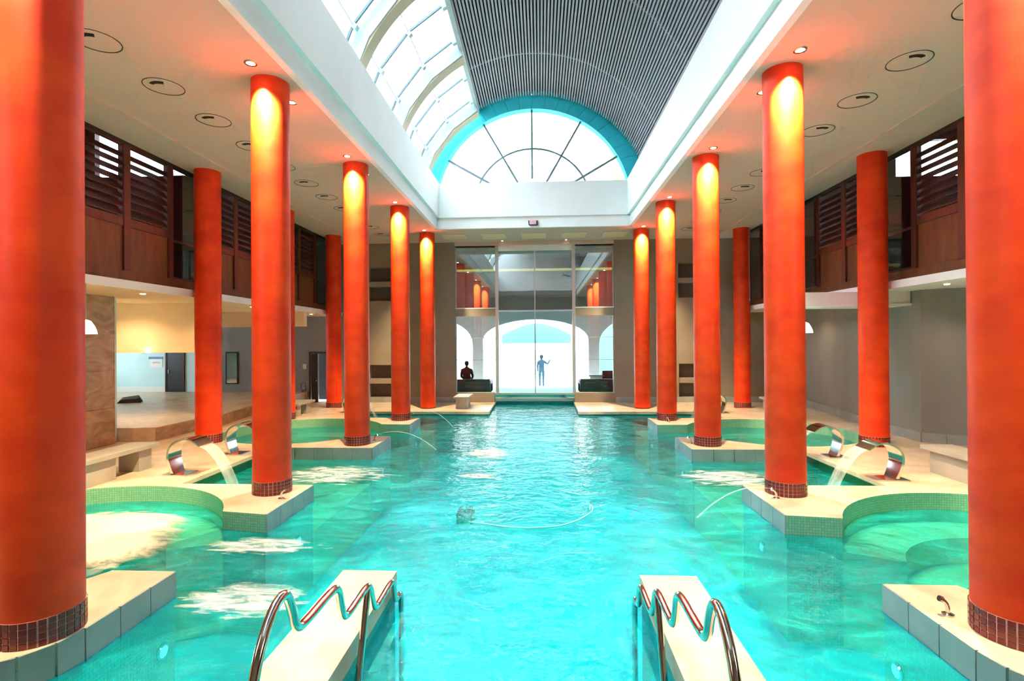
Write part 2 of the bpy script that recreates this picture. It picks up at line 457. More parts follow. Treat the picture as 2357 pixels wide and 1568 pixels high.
def downlight(x, y, label, energy=1000.0, z=5.0, size=.05, group='ceiling downlights beside the columns', spot=80, col=(1, .80, .46), tilt=0):
    t = thing('ceiling_downlight', (x, y, z), label, 'downlight', group)
    q = MB(); q.lathe([(size*1.0, z-.004), (size*1.35, z-.004), (size*1.4, z-.010), (size*1.0, z-.012)], x, y, 24, cap=False)
    q.build('trim_ring', 'steel', t, smooth=True)
    q = MB(); q.lathe([(size, z-.006), (size*.9, z-.008)], x, y, 24); q.build('lens', 'lamp_warm', t)
    if energy: lamp('bulb', 'SPOT', t, (x, y, z-.03), energy, col, rot=(R(tilt), 0, 0), spot_size=R(spot), spot_blend=.75, shadow_soft_size=.03)
    return t
ORD = {1: 'nearest', 2: 'second', 3: 'third', 4: 'fourth', 5: 'farthest'}
COLY = {}
for s in (-1, 1):
    for n in range(1, 6):
        y = 6.285+2.928*(n-2)+({1: -.007, 2: .07, 3: .03, 4: .03, 5: 0} if s > 0 else {1: -.057, 2: -.07, 3: -.03, 4: -.03, 5: 0})[n]; x = s*3.09; COLY[s, n] = y
        if n == 1: x, y = ((-2.96, 3.13) if s < 0 else (3.09, 3.35))
        column(x, y, FD if n == 5 else 0, n < 5,
               'tall red-orange column, %s of the inner row along the %s edge of the pool' % (ORD[n], SIDE[s]), 'inner colonnade beside the pool', tiles=n < 3)
        downlight(s*3.07, y-.47, 'lit ceiling downlight in front of the %s inner column on the %s' % (ORD[n], SIDE[s]), tilt=20)
        downlight(s*3.07, y+.50, 'lit ceiling downlight just behind the %s inner column on the %s' % (ORD[n], SIDE[s]), 1000.0 if n < 3 else 0, tilt=-20)
    for n, y in ((1, 9.30), (2, 12.2), (3, 15.15)):
        column(s*5.92, y, FD if n == 3 else 0, True,
               'dark red column, %s of the outer row below the %s gallery' % ({1: 'nearest', 2: 'middle', 3: 'farthest'}[n], SIDE[s]), 'outer columns before the galleries')

# ------------------------------------------------------------------ ceiling, skylight
b = MB()
for s in (-1, 1):
    x0, x1 = sorted((s*2.75, s*5.5)); b.box(x0, x1, -4, 16.6, 5.0, 5.28)
b.box(-2.75, 2.75, 14.52, 16.6, 5.0, 5.28); b.box(-2.75, 2.75, -4, -2.1, 5.0, 5.28)
ceil = struct(b.build('ceiling', 'ceiling_warm_tint'), 'flat ceiling around the skylight opening, warm light put into its beige')
for s in (-1, 1):
    x0, x1 = sorted((s*5.53, s*6.35)); q = MB(); q.box(x0, x1, -4, 16.6, 4.99, 5.28); q.build('margin_strip', 'ceiling_warm_tint', ceil)
    x0, x1 = sorted((s*5.495, s*5.535)); q = MB(); q.box(x0, x1, -4, 16.6, 4.975, 5.2); q.build('bead', 'ceiling_warm_tint', ceil)
b = MB()
for s in (-1, 1):
    x0, x1 = sorted((s*2.67, s*2.76)); b.box(x0, x1, -2.1, 14.52, 4.985, 5.29)
b.box(-2.76, 2.76, 14.45, 14.54, 4.985, 5.29)
struct(b.build('trim_1', 'white_paint'), 'white lip around the skylight opening')
b = MB()
for s in (-1, 1):
    x0, x1 = sorted((s*2.60, s*2.9)); b.box(x0, x1, -2.1, 14.8, 5.285, 6.25)
b.box(-2.7, 2.7, 14.38, 14.7, 5.285, 6.22)
struct(b.build('trim_2', 'white_paint'), 'white upstand walls of the skylight well')
b = MB(); b.box(-3.6, 3.6, -2.3, -2.1, 5.0, 8.9)
struct(b.build('wall_back_gable', 'white_paint'), 'rear gable of the skylight')
VZ, VR = 5.36, 3.3
vault = thing('skylight_vault', (0, 6, 6.2), 'barrel vault with glazed left flank and grey slatted right flank', 'skylight', kind='structure')
def vp(th, r): return (r*math.sin(R(th)), VZ+r*math.cos(R(th)))
TH0, TH1 = -26.8, 74.0
# slats
sm = MB(); sm.box(-.0185, .0185, -8.05, 8.35, VR-.06, VR-.035); sme = sm.mesh('slat', 'slat_grey')
pitch = math.degrees(.0715/VR); k = int((TH1-TH0)/pitch)
for i in range(k+1):
    inst('slat', sme, vault, (0, 0, VZ-6.2), (0, R(TH0+pitch*i+.5), 0))
q = MB()
def backing(u, v):
    x, z = vp(TH0-.3+(TH1+4-TH0)*v, VR+.10); return ((x, -2.1+16.7*u, z), (u, v))
q.grid(backing, 1, 40); q.build('slat_backing', 'slat_backing', vault)
# battens that carry the slats
for y in (1.5, 4.2, 6.9, 9.6, 12.3):
    q = MB(); po = [vp(TH0+(TH1-TH0)*i/30, VR-.034) for i in range(31)]+[vp(TH1-(TH1-TH0)*i/30, VR) for i in range(31)]
    for i in range(30):
        a, b2, c, d = vp(TH0+(TH1-TH0)*i/30, VR-.034), vp(TH0+(TH1-TH0)*(i+1)/30, VR-.034), vp(TH0+(TH1-TH0)*(i+1)/30, VR), vp(TH0+(TH1-TH0)*i/30, VR)
        q.vprism([a, b2, c, d], y-.02, y+.02)
    q.build('batten', 'slat_grey', vault)
# edge beam between glass and slats
q = MB(); q.vprism([vp(TH0-1.9, VR-.10), vp(TH0-.1, VR-.10), vp(TH0-.1, VR+.08), vp(TH0-1.9, VR+.08)], -2.1, 14.5); q.build('edge_beam', 'rib_white', vault)
GT = [-28.6, -29.2, -43.8, -59.5, -76.0]
PUR = [-29.2, -43.8, -59.5]
for y in (.4, 3.1, 5.8, 8.52, 11.2, 13.9):
    q = MB(); st = [-28.5, -43.8, -59.5, -76]
    for a, c in zip(st[:-1], st[1:]):
        q.vprism([vp(a, VR-.26), vp(c, VR-.26), vp(c, VR-.02), vp(a, VR-.02)], y, y+.16)
    q.build('rib', 'rib_white', vault)
    q = MB(); n = 16
    for i in range(n):
        a = -28.5+(-47.5)*i/n; c = -28.5+(-47.5)*(i+1)/n
        q.vprism([vp(a, VR-.30), vp(c, VR-.30), vp(c, VR-.255), vp(a, VR-.255)], y+.03, y+.30)
    q.build('rib_soffit', 'rib_cream', vault)
BARS = [-.95, .3, 1.75, 3.0, 4.45, 5.7, 7.1, 8.40, 9.82, 11.0, 12.55, 13.75]
for y in BARS:
    q = MB(); st = [-28.5, -43.8, -59.5, -76]
    for a, c in zip(st[:-1], st[1:]): q.vprism([vp(a, VR-.02), vp(c, VR-.02), vp(c, VR+.02), vp(a, VR+.02)], y-.02, y+.02)
    q.build('glazing_bar', 'bar_grey', vault)
    for th in PUR:                                   # clamp brackets
        q = MB(); q.vprism([vp(th-.9, VR-.09), vp(th+.5, VR-.09), vp(th+.5, VR), vp(th-.9, VR)], y-.05, y+.05); q.build('bracket', 'rib_white', vault)
for th in PUR[1:]:
    q = MB(); q.vprism([vp(th-.12, VR-.015), vp(th+.12, VR-.015), vp(th+.12, VR+.02), vp(th-.12, VR+.02)], -2.1, 14.4); q.build('purlin', 'rib_white', vault)
ys = [-2.1]+BARS+[14.45]; st = [-28.4, -43.8, -59.5, -76]
for i in range(len(ys)-1):
    for a, c in zip(st[:-1], st[1:]):
        x0, z0 = vp(a, VR+.022); x1, z1 = vp(c, VR+.022); x2, z2 = vp(c, VR+.032); x3, z3 = vp(a, VR+.032)
        q = MB(); q.vprism([(x0, z0), (x1, z1), (x2, z2), (x3, z3)], ys[i]+.013, ys[i+1]-.013); q.build('pane', 'glass_sky', vault)
b = MB(); b.box(-3.45, -2.85, -2.1, 14.6, 5.6, 6.2); b.box(2.85, 3.5, -2.1, 14.6, 5.6, 6.3)
struct(b.build('trim_3', 'white_paint'), 'sill ledges behind the skylight upstand')
# lunette
LZ, LR = 5.57, 2.71; LY = 14.5
lun = thing('window_1', (0, LY, 6.2), 'half round end window of the vault with a bright cyan arch band', 'window', kind='structure')
a0 = math.degrees(math.asin((6.22-LZ)/LR)); NS = 22
for i in range(NS):
    q = MB(); sub = 3
    for j in range(sub):
        t0 = a0+(180-2*a0)*(i+j/sub)/NS; t1 = a0+(180-2*a0)*(i+(j+1)/sub)/NS
        if j == sub-1: t1 -= .12
        def P(t, r, z): return (r*math.cos(R(t)), z+r*math.sin(R(t)))
        q.vprism([P(t0, LR, LZ), P(t1, LR, LZ), P(t1, VR+.12, VZ), P(t0, VR+.12, VZ)], LY-.06, LY+.20)
    q.build('arch_panel', 'cyan_paint', lun)
def lbar(p, q_, w=.024):
    v = Vector((q_[0]-p[0], q_[1]-p[1])); n = Vector((-v.y, v.x)).normalized()*w
    q = MB(); q.vprism([(p[0]-n.x, p[1]-n.y), (p[0]+n.x, p[1]+n.y), (q_[0]+n.x, q_[1]+n.y), (q_[0]-n.x, q_[1]-n.y)], LY+.02, LY+.07); return q
for i in range(NS):
    t0 = a0+(180-2*a0)*i/NS; t1 = a0+(180-2*a0)*(i+1)/NS
    q = MB(); q.vprism([P(t0, LR+.01, LZ), P(t1, LR+.01, LZ), P(t1, VR+.12, VZ), P(t0, VR+.12, VZ)], LY+.20, LY+.22); q.build('arch_backing', 'cyan_paint', lun)
ANG = [30, 60, 90, 120, 150]
for a in ANG:
    lbar((.8*math.cos(R(a)), LZ+.8*math.sin(R(a))), (LR*math.cos(R(a)), LZ+LR*math.sin(R(a)))).build('mullion', 'bar_grey', lun)
q = MB()
for i in range(30):
    t0 = 24+132*i/30; t1 = 24+132*(i+1)/30
    q.vprism([P(t0, 1.61, LZ), P(t1, 1.61, LZ), P(t1, 1.65, LZ), P(t0, 1.65, LZ)], LY+.025, LY+.065)
q.build('arc_bar', 'bar_grey', lun)
for a, c in zip([a0]+ANG, ANG+[180-a0]):
    q = MB(); n = 6
    po = [P(a+(c-a)*i/n, LR+.02, LZ) for i in range(n+1)]+[P(c, .6, LZ), P(a, .6, LZ)]
    q.vprism(po, LY+.08, LY+.09); q.build('pane', 'glass_sky', lun)
# safety light on the lip
t = thing('emergency_light', (.02, 14.42, 5.03), 'small dark and pink light box on the white lip at the far end', 'light box')
q = MB(); q.vprism([(-.11, 5.06), (-.08, 5.035), (.13, 5.035), (.15, 5.05), (.15, 5.165), (-.12, 5.165)], 14.40, 14.449); q.build('housing', 'plastic_dark', t)
q = MB(); q.vprism([(-.085, 5.07), (-.06, 5.055), (.105, 5.055), (.105, 5.16), (-.085, 5.16)], 14.385, 14.401); q.build('lens', 'plastic_pink', t)

# ceiling air diffusers
for s in (-1, 1):
    for k in range(11):
        y = 5.22+.985*k; x = s*4.44; r = .215
        t = thing('air_diffuser', (x, y, 5.0), 'round white ceiling air diffuser, %s from the viewer in the %s row' % (['first','second','third','fourth','fifth','sixth','seventh','eighth','ninth','tenth','eleventh'][k], SIDE[s]), 'diffuser', 'round ceiling diffusers')
        q = MB(); q.lathe([(r+.002, 4.9995), (r+.012, 4.9985), (r+.012, 4.994), (r+.002, 4.996)], x, y, 40, cap=False); q.build('shadow_ring', 'plastic_dark', t, smooth=True)
        q = MB(); q.lathe([(.004, 4.990), (.10, 4.989), (r-.01, 4.996), (r+.002, 4.999)], x, y, 40, cap=False); q.build('dish', 'ceiling_warm_tint', t, smooth=True)
        q = MB(); po = arc(x, y, .155, 235, 305, 10)+arc(x, y, .112, 305, 235, 10); q.prism(po, 4.980, 4.993); q.build('slot', 'black_frame', t)
# panels in the far ceiling strip
for i, xc in enumerate((-2.36, -1.18, 0.02, 1.22, 2.42)):
    t = thing('ceiling_panel', (xc, 15.65, 5.0), 'beige rectangular ceiling panel above the far deck, %s from the left' % ('first','second','third','fourth','fifth')[i], 'panel', 'ceiling panels at the far end')
    q = MB(); q.box(xc-.36, xc+.36, 15.25, 16.05, 4.992, 4.9995); q.build('cover', 'cream_paint', t)
    for (x0, x1, y0, y1) in ((-.375, -.36, -.415, .415), (.36, .375, -.415, .415), (-.36, .36, -.415, -.4), (-.36, .36, .4, .415)):
        q = MB(); q.box(xc+x0, xc+x1, 15.65+y0, 15.65+y1, 4.986, 4.9995); q.build('edge_frame', 'ceiling_warm_tint', t)
for x, nm in ((-.98, 'left'), (1.02, 'right')):
    downlight(x, 16.35, 'tiny lit downlight above the %s side of the glass doors' % nm, 0, size=.03, group='small downlights above the doors')

# ------------------------------------------------------------------ far wall
FY = 16.5
b = MB()
def wall_boxes(b, x0, x1, holes, z0, z1, y0, y1):
    xs = sorted({x0, x1}|{h[0] for h in holes}|{h[1] for h in holes}); zs = sorted({z0, z1}|{h[2] for h in holes}|{h[3] for h in holes})
    for i in range(len(xs)-1):
        for j in range(len(zs)-1):
            cx, cz = (xs[i]+xs[i+1])/2, (zs[j]+zs[j+1])/2
            if any(h[0] < cx < h[1] and h[2] < cz < h[3] for h in holes): continue
            b.box(xs[i], xs[i+1], y0, y1, zs[j], zs[j+1])
NI = [(4.5, 5.32, 3.16, 4.24), (4.5, 5.32, .06, 1.10)]
for s in (-1, 1):
    holes = [(min(s*a, s*c), max(s*a, s*c), z0, z1) for a, c, z0, z1 in NI]
    if s < 0:
        holes += [(-7.23, -6.55, FD, 1.5)]
    x0, x1 = sorted((s*2.52, s*(10.9 if s < 0 else 8.4)))
    if s < 0:
        b = MB(); wall_boxes(b, x0, -5.55, holes[-1:], -1.0, 8.4, FY, FY+.3)
        struct(b.build('wall_far_side', 'plaster_blue'), 'blue-grey wall with a mirror and a door at the far left'); x0 = -5.55; holes = holes[:-1]
    b = MB(); wall_boxes(b, x0, x1, holes, -1.0, 8.4, FY, FY+.3)
    w = struct(b.build('wall_far_'+SIDE[s], 'plaster_far'), 'grey-brown plaster end wall with dark recesses')
    for (a, c, z0, z1) in NI:
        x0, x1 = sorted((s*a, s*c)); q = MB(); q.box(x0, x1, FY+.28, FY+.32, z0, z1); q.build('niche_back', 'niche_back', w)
        zm = (z0+z1)/2; q = MB(); q.box(x0, x1, FY+.02, FY+.29, zm-.08, zm+.08); q.build('niche_shelf', 'niche_shelf', w)
    q = MB(); x0, x1 = sorted((s*2.55, s*8.2))
    n = 12
    for i in range(n):
        if s < 0 and x0+(x1-x0)*(i+.5)/n < -6.5 and x0+(x1-x0)*(i+.5)/n > -7.3: continue
        q = MB(); q.box(x0+(x1-x0)*i/n+.003, x0+(x1-x0)*(i+1)/n-.003, FY-.015, FY, FD, FD+.17); q.build('skirting_tile', 'stone_grey', w)
b = MB(); b.box(-2.52, 2.52, FY, FY+.3, 4.89, 7.4)
struct(b.build('wall_far_top', 'ceiling_warm_tint'))
for s in (-1, 1):
    x0, x1 = sorted((s*1.27, s*2.52)); b = MB(); b.box(x0, x1, FY, FY+.3, -1.0, .2); struct(b.build('wall_far_sill', 'plaster_far'), 'low wall under the side window')

# glass end wall
gw = thing('window_2', (0, FY+.1, 0), 'glazed end wall with tall centre doors and side lights', 'window', kind='structure')
GY = FY+.12
def gbox(nm, x0, x1, z0, z1, m, y0=-.03, y1=.03):
    q = MB(); q.box(x0, x1, GY+y0, GY+y1, z0, z1); return q.build(nm, m, gw)
XL, XR, XA, XB, XM = -2.52, 2.52, -1.18, 1.26, .03
for x in (XA, XB): gbox('post', x-.05, x+.05, .14, 4.9, 'alu_frame', -.06, .06)
for x in (XL+.02, XR-.02): gbox('jamb', x-.02, x+.02, .2, 4.9, 'alu_frame')
gbox('head_rail', XL, XA-.05, 4.84, 4.9, 'black_frame'); gbox('head_rail', XB+.05, XR, 4.84, 4.9, 'black_frame')
gbox('head_rail', XA+.05, XB-.05, 4.72, 4.9, 'white_paint')
gbox('mullion', XM-.018, XM+.018, .14, 4.72, 'alu_frame')
gbox('transom', XA+.05, XB-.05, 2.79, 2.83, 'alu_frame')
gbox('sill', XA-.05, XB+.05, .14, .20, 'alu_frame', -.08, .08)
for x0, x1 in ((XL, XA-.05), (XB+.05, XR)):
    gbox('spandrel', x0, x1, 2.64, 2.88, 'plaster_far', -.05, .05)
    gbox('spandrel_cap', x0, x1, 2.88, 2.91, 'white_paint', -.06, .06)
    for z in (1.24, 1.95): gbox('glazing_bar', x0, x1, z-.01, z+.01, 'alu_frame')
    gbox('pane', x0, x1, 2.91, 4.84, 'glass_upper', -.005, .005)
    for z0, z1 in ((.2, 1.23), (1.25, 1.94), (1.96, 2.64)): gbox('pane', x0, x1, z0, z1, 'glass_lower', -.005, .005)
for x0, x1 in ((XA+.05, XM-.018), (XM+.018, XB-.05)):
    gbox('pane', x0, x1, 2.83, 4.72, 'glass_upper', -.005, .005); gbox('pane', x0, x1, .2, 2.79, 'glass_door', -.005, .005)
# foyer beyond
b = MB(); b.box(-6, 6, FY+.3, 21, -.1, 0)
struct(b.build('floor', 'outside_ground'), 'pale foyer floor beyond the glass')
b = MB(); b.box(-6, 6, FY+.3, 21.2, 4.9, 5.1)
struct(b.build('ceiling_foyer', 'plaster_grey'), 'foyer ceiling')
b = MB(); b.box(-6.2, -6, FY+.3, 21, 0, 5); struct(b.build('wall_foyer_left', 'plaster_grey'))
b = MB(); b.box(6, 6.2, FY+.3, 21, 0, 5); struct(b.build('wall_foyer_right', 'plaster_grey'))
# arcade wall with arched openings
b = MB(); AY = 21.0
def arch_wall(b, x0, x1, hole0, hole1, spring, top, y0, y1, n=16):
    c = (hole0+hole1)/2; r = (hole1-hole0)/2; rz = min(r, 2.72-spring)
    b.box(x0, hole0, y0, y1, -.7, top); b.box(hole1, x1, y0, y1, -.7, top)
    for i in range(n):
        a0_, a1_ = PI-PI*i/n, PI-PI*(i+1)/n
        p0 = (c+r*math.cos(a0_), spring+rz*math.sin(a0_)); p1 = (c+r*math.cos(a1_), spring+rz*math.sin(a1_))
        b.vprism([p0, p1, (p1[0], top), (p0[0], top)], y0, y1)
arch_wall(b, -6.2, -2.35, -5.4, -2.55, 1.75, 5, AY, AY+.35)
arch_wall(b, -2.35, 2.35, -2.12, 2.12, 1.9, 5, AY, AY+.35)
arch_wall(b, 2.35, 6.2, 2.55, 5.4, 1.75, 5, AY, AY+.35)
struct(b.build('wall_arcade', 'outside_white'), 'white arcade with arched openings beyond the foyer')
t = thing('cove_light', (0, 19.2, 4.3), 'warm glowing strip light running across the foyer behind the glass', 'strip light')
q = MB(); q.box(-3.4, 3.4, 19.15, 19.25, 4.40, 4.9); q.build('bulkhead', 'plaster_grey', t)
q = MB(); q.box(-3.4, 3.4, 19.135, 19.15, 4.42, 4.50); q.build('strip', 'lamp_strip', t)
b = MB(); b.box(-60, 60, 21.2, 120, -.75, -.67); struct(b.build('ground', 'outside_ground'), 'bright pale ground outside')
# canopy outside the doors
q = MB(); po = [(-1.45, 1.75), (1.5, 1.75), (1.5, 2.1)]+[(1.5-2.95*i/16, 2.1+.5*math.sin(PI*i/16)) for i in range(1, 16)]+[(-1.45, 2.1)]
t = thing('entrance_canopy', (0, 22.7, -.67), 'pale teal arched entrance canopy outside the centre doors', 'canopy')
q.vprism(po, 22.4, 23.0); q.build('arched_top', 'canopy_cloth', t)
for x in (-1.40, 1.45):
    q = MB(); q.box(x-.03, x+.03, 22.6, 22.66, -.67, 1.75); q.build('post', 'outside_white', t)
q = MB(); q.box(2.9, 4.6, 24, 24.3, -.67, 2.3); q.vprism([(2.9, 2.3), (4.6, 2.3), (3.75, 2.7)], 24, 24.3); tag(q.build('garden_screen', 'teal_cloth'), 'teal screen outside behind the right lower window', 'screen')
# sofas in the foyer
def sofa(x0, x1, y, label):
    t = thing('sofa', ((x0+x1)/2, y, 0), label, 'sofa', 'dark foyer sofas')
    q = MB(); q.box(x0, x1, y-.42, y+.4, .06, .34); q.build('seat', 'sofa_black', t)
    q = MB(); q.hexa([(x0, y-.46, .1), (x1, y-.46, .1), (x1, y-.28, .1), (x0, y-.28, .1), (x0+.02, y-.56, .52), (x1-.02, y-.56, .52), (x1-.02, y-.42, .52), (x0+.02, y-.42, .52)]); q.build('backrest', 'sofa_black', t)
    for xa in (x0, x1-.14): q = MB(); q.box(xa, xa+.14, y-.42, y+.4, .06, .46); q.build('armrest', 'sofa_black', t)
    for xa in (x0+.05, x1-.1):
        for ya in (y-.35, y+.3): q = MB(); q.box(xa, xa+.05, ya, ya+.05, 0, .07); q.build('leg', 'steel', t)
sofa(-2.95, -1.55, 18.6, 'black sofa beyond the lower left window of the end wall')
sofa(1.55, 3.1, 18.6, 'black sofa beyond the lower right window of the end wall')
t = thing('reception_unit', (2.75, 19.8, 0), 'dark box unit with a white ledge behind the right foyer sofa', 'cabinet')
q = MB(); q.box(2.5, 3.3, 19.6, 20.1, 0, .72); q.build('body', 'plastic_dark', t)
q = MB(); q.box(2.05, 2.5, 19.65, 20.05, 0, .50); q.build('side_box', 'white_paint', t)
q = MB(); q.box(2.0, 2.56, 19.6, 20.1, .50, .56); q.build('ledge', 'alu_frame', t)

# people: skinned skeletons
def person(loc, joints, edges, radii, mats, label, head, rotz=0):
    t = thing('person', loc, label, 'person')
    me = bpy.data.meshes.new('body'); me.from_pydata(joints, edges, [])
    o = bpy.data.objects.new('body', me); COL.objects.link(o); o.parent = t; WORLD[o.name] = loc
    me.materials.append(MATS[mats])
    sk = o.modifiers.new('skin', 'SKIN')
    for i, r in enumerate(radii): me.skin_vertices[0].data[i].radius = r
    me.skin_vertices[0].data[0].use_root = True
    o.modifiers.new('sub', 'SUBSURF').levels = 1
    o.modifiers['sub'].render_levels = 2
    hd = MB(); hx, hy, hz, hr = head
    hd.lathe([(.01, hz-hr*1.25), (hr*.5, hz-hr*1.15), (hr*.8, hz-hr*.6), (hr*.95, hz), (hr*.85, hz+hr*.6), (hr*.5, hz+hr), (.01, hz+hr*1.1)], hx, hy, 14)
    o2 = bpy.data.objects.new('head_hair', hd.mesh('head_hair', 'cloth_black', (0, 0, 0), True)); COL.objects.link(o2); o2.parent = t; WORLD[o2.name] = loc
    t.rotation_euler = (0, 0, rotz)
    return t
st_j = [(0,0,.92),(0,0,1.15),(0,0,1.38),(0,0,1.48),(0,0,1.58), (.17,0,1.38),(.34,-.02,1.25),(.44,.02,1.42),(.47,.04,1.50), (-.17,0,1.38),(-.22,-.02,1.12),(-.20,.08,.90),(-.20,.1,.82),
        (.09,0,.88),(.10,.01,.48),(.10,0,.08),(.10,.14,.04), (-.09,0,.88),(-.10,.01,.48),(-.10,0,.08),(-.10,.14,.04)]
st_e = [(0,1),(1,2),(2,3),(3,4),(2,5),(5,6),(6,7),(7,8),(2,9),(9,10),(10,11),(11,12),(0,13),(13,14),(14,15),(15,16),(0,17),(17,18),(18,19),(19,20)]
st_r = [(.15,.11),(.14,.10),(.15,.10),(.06,.06),(.05,.05),(.07,.07),(.05,.05),(.04,.04),(.045,.03),(.07,.07),(.05,.05),(.04,.04),(.045,.03),(.09,.09),(.06,.06),(.045,.045),(.04,.03),(.09,.09),(.06,.06),(.045,.045),(.04,.03)]
person((.25, 29.0, -.67), st_j, st_e, st_r, 'cloth_blue', 'person standing outside in the bright doorway with one arm raised', (0, 0, 1.66, .105))
sj = [(0,0,.42),(0,-.02,.62),(0,-.02,.82),(0,0,.90),(0,0,.96),(.16,-.02,.80),(.21,.04,.58),(.15,.26,.48),(.12,.34,.47),(-.16,-.02,.80),(-.21,.04,.58),(-.15,.26,.48),(-.12,.34,.47),
      (.09,.08,.42),(.11,.42,.42),(.11,.44,.06),(.11,.58,.03),(-.09,.08,.42),(-.11,.42,.42),(-.11,.44,.06),(-.11,.58,.03)]
person((-2.47, 18.75, 0), sj, st_e, st_r, 'cloth_black', 'person in black clothing seated on the sofa behind the left lower window', (0, 0, 1.05, .085))

# ------------------------------------------------------------------ galleries
for s in (-1, 1):
    sd = SIDE[s]
    b = MB(); xo = -14.6 if s < 0 else 11.8
    x0, x1 = sorted((s*6.2, xo)); b.box(x0, x1, -4, FY, 2.68, 2.80)
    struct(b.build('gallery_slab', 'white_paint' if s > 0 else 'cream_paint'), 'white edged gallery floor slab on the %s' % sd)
    b = MB(); x0, x1 = sorted((s*6.18, s*6.21)); b.box(x0, x1, -4, FY, 2.675, 2.805); struct(b.build('trim_gallery_'+sd, 'white_paint'), 'white slab edge of the %s gallery' % sd)
    # gallery room shell
    b = MB(); x0, x1 = sorted((s*6.35, s*11.8)); b.box(x0, x1, -4, 13.15, 8.3, 8.45); struct(b.build('ceiling_gallery', 'wood_dark'))
    b = MB(); x0, x1 = sorted((s*11.6, s*11.8)); b.box(x0, x1, -4, 13.15, 2.8, 8.3); b.box(x0, x1, 13.15, FY, 2.8, 5.3); struct(b.build('wall_gallery_back_'+sd, 'wood_dark'))
    b = MB(); x0, x1 = sorted((s*6.34, s*6.46)); b.box(x0, x1, -4, 13.15, 5.0, 8.3); b.box(x0, x1, 13.15, FY, 5.0, 5.3); struct(b.build('wall_gallery_upper_'+sd, 'wood_dark'))
    b = MB(); x0, x1 = sorted((s*6.4, s*11.6)); h0, h1 = sorted((s*8.75, s*11.4)); hz0, hz1 = (6.18, 8.1) if s < 0 else (5.72, 6.6); wall_boxes(b, x0, x1, [(h0, h1, hz0, hz1)], 2.8, 8.3, 13.0, 13.15)
    struct(b.build('wall_gallery_cross_'+sd, 'wood_dark'), 'dark cross wall of the gallery with a high window')
    b = MB(); b.box(h0, h1, 13.06, 13.08, hz0, hz1); struct(b.build('window_3' if s < 0 else 'window_4', 'glass_sky'), 'high bright window inside the %s gallery' % sd)
    b = MB(); x0, x1 = sorted((s*6.4, s*11.8)); b.box(x0, x1, 13.15, FY, 5.2, 5.3); struct(b.build('ceiling_gallery_low', 'wood_dark'))
    # screen
    X = s*6.30
    sc = thing('gallery_screen', (X, 9, 2.8), 'dark wooden louvred gallery screen above the %s deck' % sd, 'screen', 'gallery screens')
    def gb(nm, y0, y1, z0, z1, m, t=.03):
        q = MB(); q.box(X-t, X+t, y0, y1, z0, z1); return q.build(nm, m, sc)
    gb('top_rail', 2.5, FY, 4.93, 5.0, 'black_frame', .04)
    gb('bottom_rail', 2.5, FY, 2.80, 2.96, 'wood_brown', .04)
    mod = 2.928; y = 6.90-mod
    lme = MB(); lme.hexa([(-.038, 0, -.046), (.038, 0, .062), (.038, .84, .062), (-.038, .84, -.046), (-.038, 0, -.036), (.038, 0, .072), (.038, .84, .072), (-.038, .84, -.036)])
    if s < 0: lme.v = [(-x_, y_, z_) for x_, y_, z_ in lme.v]
    lme = lme.mesh('louvre', 'wood_dark')
    while y < FY-.3:
        for bay in range(3):
            ya = y+(0, .98, 1.98)[bay]; yb = ya+.86
            if ya > FY-.4: break
            yb = min(yb, FY-.02)
            gb('post', yb, min(yb+(.13 if bay == 0 else .11), FY), 2.96, 4.93, 'wood_dark', .05)
            if bay < 2:
                gb('wood_panel', ya, yb, 2.96, 3.66, 'wood_brown', .015); gb('middle_rail', ya, yb, 3.66, 3.78, 'wood_dark', .04)
                z = 3.86; q = MB()
                for xx in (X-.035, X+.035):
                    for e in (0, .012): q.v += [(xx, ya+e, 3.78+e), (xx, yb-e, 3.78+e), (xx, yb-e, 4.93-e), (xx, ya+e, 4.93-e)]
                for k4 in range(4):
                    n4 = (k4+1) % 4
                    for fc in ((k4, n4, 4+n4, 4+k4), (8+n4, 8+k4, 12+k4, 12+n4), (n4, k4, 8+k4, 8+n4), (4+k4, 4+n4, 12+n4, 12+k4)): q.face(list(fc))
                lf = q.build('louvre_frame', 'wood_dark', sc)
                while z < 4.84 and yb-ya > .8:
                    inst('louvre', lme, lf, (0, ya+.01-9, z-2.8)); z += .128
            else:
                gb('pane', ya, yb, 3.0, 4.9, 'glass_gallery', .004); gb('handrail', ya, yb, 3.62, 3.66, 'wood_dark', .02)
        y += mod
# side walls under the galleries
b = MB(); b.box(-7.9, -7.58, -4, 9.1, 0, 2.68)
wl = struct(b.build('wall_left', 'marble_brown'), 'brown veined marble wall below the left gallery')
for i in range(7):
    for j in range(4):
        q = MB(); q.box(-7.58, -7.568, 2.1+i*1.0+.004, 3.1+i*1.0-.004, .01+j*.67, .67+j*.67-.008); q.build('marble_slab', 'marble_brown', wl)
q = MB(); q.box(-7.9, -7.566, 9.1, 9.112, 0, 2.68); q.build('end_slab', 'marble_brown', wl)
poly = [(7.45, -4), (7.45, 9.2), (6.88, 9.55), (6.92, 10.4), (7.1, 12.0), (7.35, 14.0), (7.45, 15.2), (7.4, FY), (8.3, FY), (8.3, -4)]
b = MB(); b.prism(poly, FD, 2.68); wr = struct(b.build('wall_right', 'plaster_grey', smooth=True, auto=20), 'grey concrete wall under the right gallery')
pl = poly[1:8]
